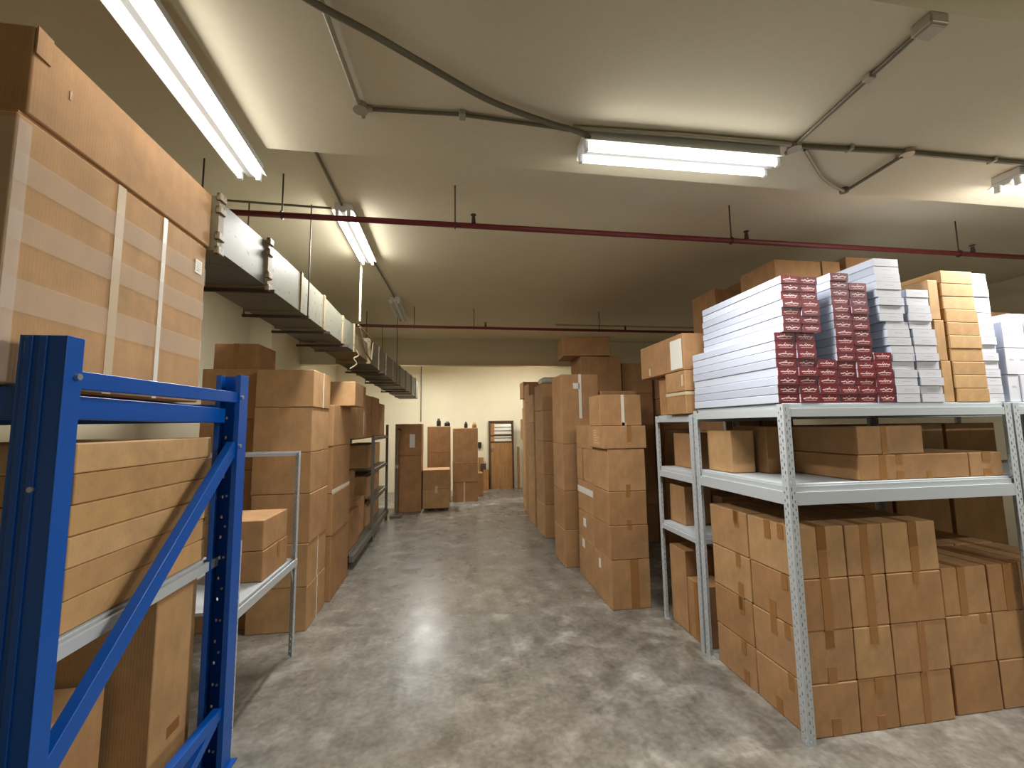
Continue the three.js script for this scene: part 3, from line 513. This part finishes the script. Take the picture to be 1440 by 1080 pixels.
stack(2.085, 2.62, -5.55, -6.15, [0, 0.5, 1.0, 1.5, 1.95, 2.36], 'second row behind the narrow stack', {  });
stack(1.595, 2.13, -7.08, -7.75, [0, 0.55, 1.05, 1.62, 2.15, 2.62], 'stack after the narrow tall one', { per: { 4: {  }, 3: {  } } });
tag(mesh('plastic_bundle', rbx(0.42, 0.12, 0.4, 0.05), M.deadTube, null, [1.83, 2.685, -7.35]), 'grey plastic wrapped bundle on top of a tall carton stack', 'bundle');
stack(1.60, 2.18, -7.95, -8.55, [0, 0.62, 1.3, 1.95, 2.50], 'stack with the bowed pale side', { mat: boards[2], per: { 2: { mat: boards[4] } } });
stack(1.66, 2.25, -8.66, -9.2, [0, 0.6, 1.2, 1.8, 2.4, 2.78], 'stack reaching towards the far beam', { per: { 4: {  } } });
stack(1.80, 2.45, -9.90, -10.45, [0.14, 0.55, 1.05, 1.55, 2.05, 2.55, 2.95], 'untidy stack on a pallet near the door', { jit: 0.04, per: { 5: {  } } });
stack(2.12, 2.7, -11.0, -11.6, [0, 0.6, 1.2, 1.8, 2.4, 2.9], 'last stack before the door', { mat: boards[4], jit: 0.03 });
{
  const p = thing('pallet', 'small wooden pallet under the untidy stack', 'pallet', [2.12, 0, -10.17]);
  for (const z of [-0.22, 0, 0.22]) mesh('bearer', bx(0.6, 0.08, 0.07), M.door, p, [0, 0.04, z]);
  for (let k = 0; k < 5; k++) mesh('slat', bx(0.10, 0.022, 0.54), M.door, p, [-0.25 + k * 0.125, 0.092, 0]);
  for (let k = 0; k < 5; k++) mesh('slat', bx(0.10, 0.02, 0.54), M.door, p, [-0.25 + k * 0.125, 0.115, 0]);
}
for (let k = 0; k < 3; k++) { const o = mesh('cardboard_sheet', bx(0.03, 2.3 - k * 0.35, 0.42), [boards[2], boards[4], boards[3]][k], null, [1.73 + k * 0.045, 1.15 - k * 0.175 + 0.002, -9.62 + k * 0.03]); o.rotation.z = 0; tag(o, ['tall', 'middle sized', 'shortest'][k] + ' flattened cardboard sheet stood against the stack near the door', 'cardboard', 'flattened cardboard sheets'); }
tag(mesh('wooden_board', bx(0.05, 1.25, 0.16), M.door, null, [2.06, 0.626, -12.6]), 'narrow wooden board standing right of the door', 'board');
// dark upper cartons at the back on the right
stack(2.10, 2.78, -6.42, -7.0, [0, 0.6, 1.2, 1.8, 2.4, 3.0], 'rear stack beyond the narrow tall one', {  });
carton(1.84, 2.62, 3.002, 3.32, -6.40, -7.0, 'wide carton lying highest on the right side stacks', { turn: -0.12 });
stack(2.82, 3.35, -6.5, -7.1, [0, 0.6, 1.2, 1.8, 2.4, 2.9], 'rear stack further from the aisle', {  });
stack(3.4, 4.0, -6.3, -7.0, [0, 0.6, 1.2, 1.8, 2.3, 2.7], 'rear stack furthest from the aisle', {  });

// ---------------------------------------------------------------- blue pallet rack end frame
{
  const r = thing('pallet_rack', 'bright blue pallet rack upright frame with diagonal brace', 'rack', [0, 0, 0]);
  const BX = -1.24, W = 0.135;
  function upright(z0, z1, open, H) {                       // channel section; open side at 'open' (+1 towards the viewer)
    const u = new THREE.Group(); u.name = 'upright'; u.position.set(0, 0, 0); r.add(u);
    const s = new THREE.Shape(), zw = Math.abs(z1 - z0);
    mesh('side_flange', rbx(0.005, H, zw, 0.002), M.blue, u, [BX - 0.0025, H / 2, (z0 + z1) / 2]);
    mesh('side_flange', rbx(0.005, H, zw, 0.002), M.blue, u, [BX - W + 0.0025, H / 2, (z0 + z1) / 2]);
    const zweb = open > 0 ? Math.min(z0, z1) + 0.003 : Math.max(z0, z1) - 0.003;
    const w = new THREE.Shape(); w.moveTo(-W / 2, 0); w.lineTo(W / 2, 0); w.lineTo(W / 2, H); w.lineTo(-W / 2, H); w.closePath();
    for (let y = 0.08; y < H - 0.06; y += 0.118) { const q = new THREE.Path(); q.absellipse(-0.045, y, 0.006, 0.010, 0, Math.PI * 2, true); w.holes.push(q); if (open < 0 && y > H) break; }
    const g = new THREE.ExtrudeGeometry(w, { depth: 0.004, bevelEnabled: false, curveSegments: 6 });
    mesh('web', open > 0 ? g : rbx(W - 0.008, H - 0.002, 0.004, 0.001), M.blue, u, open > 0 ? [BX - W / 2, 0, zweb - 0.002] : [BX - W / 2, H / 2, zweb]);
    const rz = open > 0 ? zweb + 0.006 : zweb + 0.004;
    for (const sx of [-0.028, 0.012]) if (open < 0) mesh('web_rib', rbx(0.022, H - 0.01, 0.008, 0.003), M.blue, u, [BX - W / 2 + sx - 0.01, H / 2, rz]);
    for (const sx of [-1, 1]) mesh('return_lip', rbx(0.028, H - 0.004, 0.004, 0.001), M.blue, u, [BX - W / 2 + sx * (W / 2 - 0.014), H / 2, open > 0 ? Math.max(z0, z1) - 0.002 : Math.min(z0, z1) + 0.002]);
    mesh('base_plate', bx(W + 0.05, 0.008, zw + 0.05), M.blue, u, [BX - W / 2, 0.004, (z0 + z1) / 2]);
    return u;
  }
  upright(-1.545, -1.612, -1, 2.215);
  upright(-2.70, -2.80, 1, 2.225);
  // white balls standing in for brightness seen through the rear upright holes
  for (let k = 0; k < 9; k++) mesh('hole_light_dot', new THREE.SphereGeometry(0.0075, 8, 6), M.paper, r, [BX - 0.088, 1.50 - k * 0.178, -2.790]);
  const bar = (name, a, b, w, h) => { const va = new THREE.Vector3(...a), vb = new THREE.Vector3(...b), len = va.distanceTo(vb); const o = mesh(name, rbx(w, h, len, 0.004), M.blue, r); o.position.copy(va).add(vb).multiplyScalar(0.5); o.lookAt(vb); return o; };
  bar('horizontal_brace', [BX - 0.03, 2.075, -1.61], [BX - 0.03, 2.088, -2.70], 0.035, 0.062);
  bar('horizontal_brace', [BX - 0.10, 1.985, -1.61], [BX - 0.10, 1.98, -2.70], 0.05, 0.085);
  bar('diagonal_brace', [BX - 0.035, 0.80, -1.60], [BX - 0.035, 1.80, -2.715], 0.045, 0.075);
  bar('horizontal_brace', [BX - 0.035, 0.33, -2.70], [BX - 0.035, 0.33, -1.61], 0.045, 0.06);
  bar('diagonal_brace', [BX - 0.035, 0.31, -2.66], [BX - 0.035, -0.0 + 0.10, -2.2], 0.04, 0.05);
  for (const [y, z] of [[2.082, -1.59], [2.09, -2.715], [1.80, -2.715], [0.80, -1.59]]) { const o = mesh('bolt', new THREE.CylinderGeometry(0.011, 0.011, 0.012, 10).rotateZ(Math.PI / 2), M.zinc, r, [BX + 0.006, y, z]); }
  for (const [x, y] of [[-1.30, 1.72], [-1.345, 1.08]]) mesh('bolt', new THREE.CylinderGeometry(0.009, 0.009, 0.008, 10).rotateX(Math.PI / 2), M.zinc, r, [x, y, -1.541]);
  mesh('label_slot', bx(0.004, 0.04, 0.003), M.paper, r, [-1.355, 2.17, -1.5435]);
  for (const z of [-1.59, -2.75]) { mesh('load_beam', rbx(1.85, 0.11, 0.045, 0.006), M.blue, r, [BX - W - 0.925, 1.995, z]); mesh('beam_plate', rbx(0.006, 0.17, 0.05, 0.002), M.blue, r, [BX - W - 0.003, 1.97, z]); }
  for (const x of [-1.55, -2.0, -2.5]) mesh('support_bar', rbx(0.06, 0.04, 1.1, 0.004), M.blue, r, [x, 2.032, -2.17]);
  for (const z of [-1.58, -2.75]) mesh('upright', rbx(0.1, 2.2, 0.07, 0.004), M.blue, r, [-3.24, 1.1, z]);
}
// wrapped carton and lid carton on the blue rack
{
  const c = carton(-2.465, -1.42, 2.054, 2.965, -1.515, -2.612, 'large carton in clear stretch film on the blue rack', { mat: boards[2], name: 'wrapped_carton', tape: [['r', -0.09, 0.0, 1, 0.045, 'tapePale'], ['r', 0.17, 0, 1, 0.028, 'strap']] });
  const F = 0.5235;
  for (const [y, h] of [[0.30, 0.11], [0.53, 0.10], [0.73, 0.10]]) mesh('stretch_film', bx(0.0025, h, 1.09), M.film, c, [F, y, 0]);
  mesh('stretch_film', bx(0.0025, 0.88, 0.045), M.filmEdge, c, [F + 0.001, 0.45, 0.523]);
  mesh('stretch_film', bx(0.045, 0.88, 0.0025), M.filmEdge, c, [F - 0.024, 0.45, 0.5475]);
  mesh('sticker', new THREE.BoxGeometry(0.06, 0.078, 0.003).rotateY(Math.PI / 2), M.sticker, c, [F, 0.77, -0.475]);
  mesh('top_flap', bx(1.02, 0.012, 1.07), boards[2], c, [0, 0.917, 0]);
  const l = carton(-2.445, -1.418, 2.978, 3.305, -1.54, -2.635, 'plain carton under the ceiling, lying on the film wrapped carton', { mat: boards[0] });
  mesh('painted_hand_hole', bx(0.0025, 0.034, 0.009), M.tape, l, [0.5135, 0.185, 0.40]);  // flat darker strip painted in place of a hand hole opening
  const fl = mesh('side_flap', bx(0.006, 0.10, 0.06), boards[0], l, [0.516, 0.275, 0.515]); fl.rotation.y = 0.06;
}
// white shelf under it with flat cartons
{
  const r = thing('low_shelf', 'white steel shelf behind the blue diagonal, carrying flat cartons', 'rack', [0, 0, 0]);
  for (const x of [-1.375, -2.15]) for (const [z, s] of [[-1.70, -1], [-2.80, 1]]) post(r, x, z, x < -2 ? 1 : -1, s, 0, 1.16, 0.03);
  beamZ(r, -1.70, -2.80, 1.148, -1.372, 0.05); beamZ(r, -1.70, -2.80, 1.148, -2.153, 0.05, -1); deck(r, -2.14, -1.39, -1.72, -2.78, 1.155);
  for (let k = 0; k < 6; k++) carton(-2.10 + rr(-0.01, 0.01), -1.402 + rr(-0.004, 0.004), 1.1565 + k * 0.1165, 1.1565 + k * 0.1165 + 0.1155, -1.825 + rr(-0.008, 0.008), -2.74, `flat wide kraft carton on the white shelf, ${ORD[k]} from the bottom of its pile`, { mat: kraft[k % 3], group: 'flat kraft cartons behind the blue frame', print: [['f', 0.32, 0.5, 0.16, 0.07, 'paper', 'label']] });
  carton(-2.05, -1.44, 0, 1.06, -2.42, -2.75, 'tall brown carton on the floor under the white shelf', { mat: boards[2], tape: [['r', 0.05, 0.3, 0.35, 0.1]] });
  carton(-2.08, -1.62, 0, 0.70, -1.86, -2.38, 'low carton under the white shelf, beside the near upright', {  });
}
// second white rack, with a bare top frame
{
  const r = thing('low_shelf', 'open white rack with bare top frame before the strapped stack', 'rack', [0, 0, 0]);
  const x0 = -2.15, x1 = -1.30;
  for (const x of [x1, x0]) for (const [z, s] of [[-2.90, -1], [-3.96, 1]]) post(r, x, z, x < -2 ? 1 : -1, s, 0, z < -3.5 ? 1.70 : 1.2, 0.044);
  beamX(r, x0, x1 - 0.01, 1.70, -3.945, 0.04);
  beamZ(r, -2.90, -3.96, 0.785, x1 - 0.01, 0.055); beamZ(r, -2.90, -3.96, 0.785, x0 + 0.01, 0.055, -1); deck(r, x0 + 0.01, x1 - 0.03, -2.91, -3.95, 0.792);
  mesh('corner_brace', bx(0.012, 0.16, 0.02), M.rackWhite, r, [x1 - 0.02, 0.67, -3.90]).rotation.x = 0.5;
  carton(-1.72, -1.345, 0.793, 1.008, -3.385, -3.86, 'brown carton on the open white rack, lower of two', { mat: boards[1], tape: [['r', 0.1, 0.5, 1, 0.05]] });
  carton(-1.73, -1.35, 1.010, 1.228, -3.39, -3.85, 'brown carton on the open white rack, upper of two', { mat: boards[0] });
}

// ---------------------------------------------------------------- left side of the aisle
stack(-1.875, -1.335, -4.375, -4.96, [0, 0.40, 0.80, 1.268, 1.665, 2.108, 2.482], 'strapped stack behind the open white rack', { mat: boards[2], per: {
  0: { tape: [['r', 0.02, 0, 1, 0.018, 'strap']] }, 1: { tape: [['r', 0.02, 0, 1, 0.018, 'strap']] }, 2: { mat: boards[0] }, 3: { mat: boards[0] }, 4: { mat: boards[2] }, 5: { tape: [['r', 0.05, 0, 1, 0.02, 'strap']] } } });
stack(-2.42, -1.90, -4.5, -5.05, [0, 0.5, 1.0, 1.5, 2.0, 2.50], 'stack between strapped stack and wall', {  });
carton(-2.37, -1.95, 2.502, 2.775, -4.58, -5.02, 'brown carton set on the stack between strapped stack and wall', { mat: boards[1], tape: [['f', 0, 0, 1, 0.05]] });
stack(-1.86, -1.30, -5.02, -5.84, [0, 0.70, 1.16, 1.69, 2.16], 'stained stack past the strapped one', { mat: boards[1], jit: 0.01, per: { 2: { tape: [['rh', -0.46, 0, 1, 0.04, 'strap']] }, 3: { mat: boards[0] } } });
carton(-1.75, -1.14, 2.162, 2.46, -5.30, -5.80, 'brown carton lying across the top of the stained stack', {  });
{
  const r = thing('shelving_rack', 'dark grey steel rack standing on a low rail past the stained stack', 'rack', [0, 0, 0]);
  const x1 = -1.27, x0 = -2.0, za = -6.02, zb = -9.25;
  for (const z of [za - 0.03, -7.48, -9.1]) for (const x of z > -6.1 ? [x0] : [x1, x0]) mesh('post', rbx(0.05, z === -9.1 ? 1.95 : 1.76, 0.05, 0.004), M.greyMetal, r, [x - 0.025, (z === -9.1 ? 1.95 : 1.76) / 2 , z]);
  for (const x of [x1, x0]) mesh('floor_rail', rbx(0.06, 0.09, za - zb, 0.006), M.greyMetal, r, [x - 0.03, 0.15, (za + zb) / 2]);
  for (const y of [0.66, 1.15, 1.70]) { for (const x of [x1, x0]) mesh('beam', bx(0.03, 0.05, 1.55), M.greyMetal, r, [x - 0.02, y, -8.28]); mesh('shelf_panel', bx(0.66, 0.016, 1.55), M.greyMetal, r, [(x0 + x1) / 2 - 0.02, y + 0.033, -8.28]); }
  mesh('shelf_panel', bx(0.66, 0.02, 1.44), M.greyMetal, r, [(x0 + x1) / 2 - 0.02, 1.735, -6.76]);
  mesh('shelf_panel', bx(0.66, 0.02, 3.2), M.greyMetal, r, [(x0 + x1) / 2 - 0.02, 0.205, -7.63]);
}
const rk = { group: 'cartons on the dark rack' };
carton(-1.92, -1.36, 0.216, 0.72, -6.1, -6.75, 'brown carton low in the dark rack, beside the stained stack', { ...rk,  });
carton(-1.92, -1.40, 0.216, 0.78, -6.78, -7.4, 'brown carton low in the dark rack, beside its middle post', { ...rk,  });
carton(-1.92, -1.42, 0.722, 1.25, -6.12, -6.7, 'brown carton stacked second in the dark rack', { ...rk,  });
carton(-1.92, -1.27, 1.747, 2.18, -6.05, -6.72, 'brown carton on the dark rack top next to stained stack', { ...rk, tape: [['r', 0.2, 0.1, 0.9, 0.05, 'tapePale']] });
carton(-1.92, -1.28, 2.182, 2.52, -6.08, -6.70, 'brown carton highest on the dark rack top', { ...rk,  });
carton(-1.92, -1.30, 1.747, 2.10, -6.76, -7.42, 'brown carton on the dark rack top beside the middle post', { ...rk,  });
carton(-1.94, -1.32, 2.102, 2.42, -6.78, -7.40, 'weathered carton stacked beside the middle post, under the duct', { ...rk, mat: boards[0] });
carton(-1.90, -1.34, 1.742, 2.44, -7.6, -8.3, 'tall brown carton on the far half of the dark rack', { ...rk,  });
carton(-1.90, -1.34, 1.742, 2.36, -8.34, -8.98, 'brown carton at the far end of the dark rack top', { ...rk,  });
for (let k = 0; k < 2; k++) for (const [y, h] of [[0.216, 0.36], [0.692, 0.36], [1.192, 0.40]]) carton(-1.9, -1.40 - k * 0.03, y, y + h, -7.58 - k * 0.76, -8.26 - k * 0.76, `brown carton on the ${y < 0.3 ? 'bottom' : y < 1 ? 'middle' : 'upper'} shelf of the dark rack, ${k ? 'far' : 'near'} half`, { ...rk,  });
{
  const p = thing('metal_stand', 'grey steel pole stand at the end of the dark rack', 'stand', [-1.12, 0, -9.35]);
  mesh('pole', new THREE.CylinderGeometry(0.022, 0.022, 1.9, 10), M.greyMetal, p, [0, 0.95, 0]); mesh('foot', rbx(0.24, 0.05, 0.3, 0.01), M.greyMetal, p, [0, 0.025, 0]); mesh('collar', new THREE.CylinderGeometry(0.035, 0.035, 0.07, 10), M.zinc, p, [0, 1.05, 0]); mesh('hook', tubePath([[0, 1.82, 0], [0.05, 1.86, 0.02], [0.09, 1.82, 0.03]], 0.012, 6, true), M.black, p);
}

// ---------------------------------------------------------------- far end
stack(-1.22, -0.625, -9.78, -10.4, [0, 1.25, 1.965], 'tall pair before the far wall', { mat: boards[1], jit: 0.003, per: { 1: { print: [['f', 0.14, 0.46, 0.12, 0.30, 'paper', 'paper_sheet']],  } } });
stack(-0.60, 0.0, -9.78, -10.35, [0.06, 0.485, 0.915], 'low pair on a skid', { per: { 0: { tape: [['f', 0, 0.8, 1, 0.06, 'tapePale']] }, 1: { tape: [['f', 0, 0, 0.15, 0.06, 'tapePale']] } } });
{ const p = thing('skid', 'thin wooden skid under the low pair of cartons', 'pallet', [-0.30, 0, -10.06]); for (const x of [-0.22, 0, 0.22]) mesh('bearer', bx(0.07, 0.04, 0.54), M.doorFrame, p, [x, 0.02, 0]); for (let k = 0; k < 4; k++) mesh('slat', bx(0.56, 0.018, 0.1), M.doorFrame, p, [0, 0.05, -0.21 + k * 0.14]); }
stack(-0.555, 0.03, -10.80, -11.35, [0, 0.62, 1.237, 1.90], 'pile between tall pair and door', { mat: boards[1] });
stack(0.085, 0.72, -10.80, -11.4, [0, 0.49, 0.99, 1.845], 'pile nearest the wooden door', { per: { 0: { tape: [['f', -0.05, 0, 1, 0.04, 'tapePale']] } } });
for (const [x, y, h, w, lab] of [[-0.28, 1.902, 0.20, 0.11, 'dark bottle shaped jar'], [0.0 - 0.06, 1.902, 0.12, 0.15, 'low dark tin'], [0.42, 1.847, 0.16, 0.09, 'small dark jar'], [0.64, 1.847, 0.14, 0.12, 'pale brown tin']]) {
  const g = new THREE.LatheGeometry([[0, 0], [w / 2, 0], [w / 2, h * 0.62], [w * 0.3, h * 0.78], [w * 0.28, h], [0, h]].map(([a, b]) => new THREE.Vector2(a, b)), 14);
  tag(mesh('jar', g, lab[0] === 'p' ? M.door : M.black, null, [x, y, -10.98]), lab + ' standing on the far piles of cartons', 'jar');
}
for (let k = 0; k < 3; k++) { const o = mesh('wooden_board', bx(0.16, 0.95 - k * 0.18, 0.03), k === 1 ? M.doorFrame : M.door, null, [0.93 + k * 0.07, (0.95 - k * 0.18) / 2 + 0.003, -12.70 + k * 0.05]); tag(o, ['tall', 'dark', 'short'][k] + ' plank leaning group left of the wooden door', 'board', 'planks beside the door'); }
carton(0.74, 0.90, 0, 0.62, -11.5, -11.95, 'narrow brown carton between the carton piles and the door', { mat: boards[1] });

renderer.render(scene, camera);
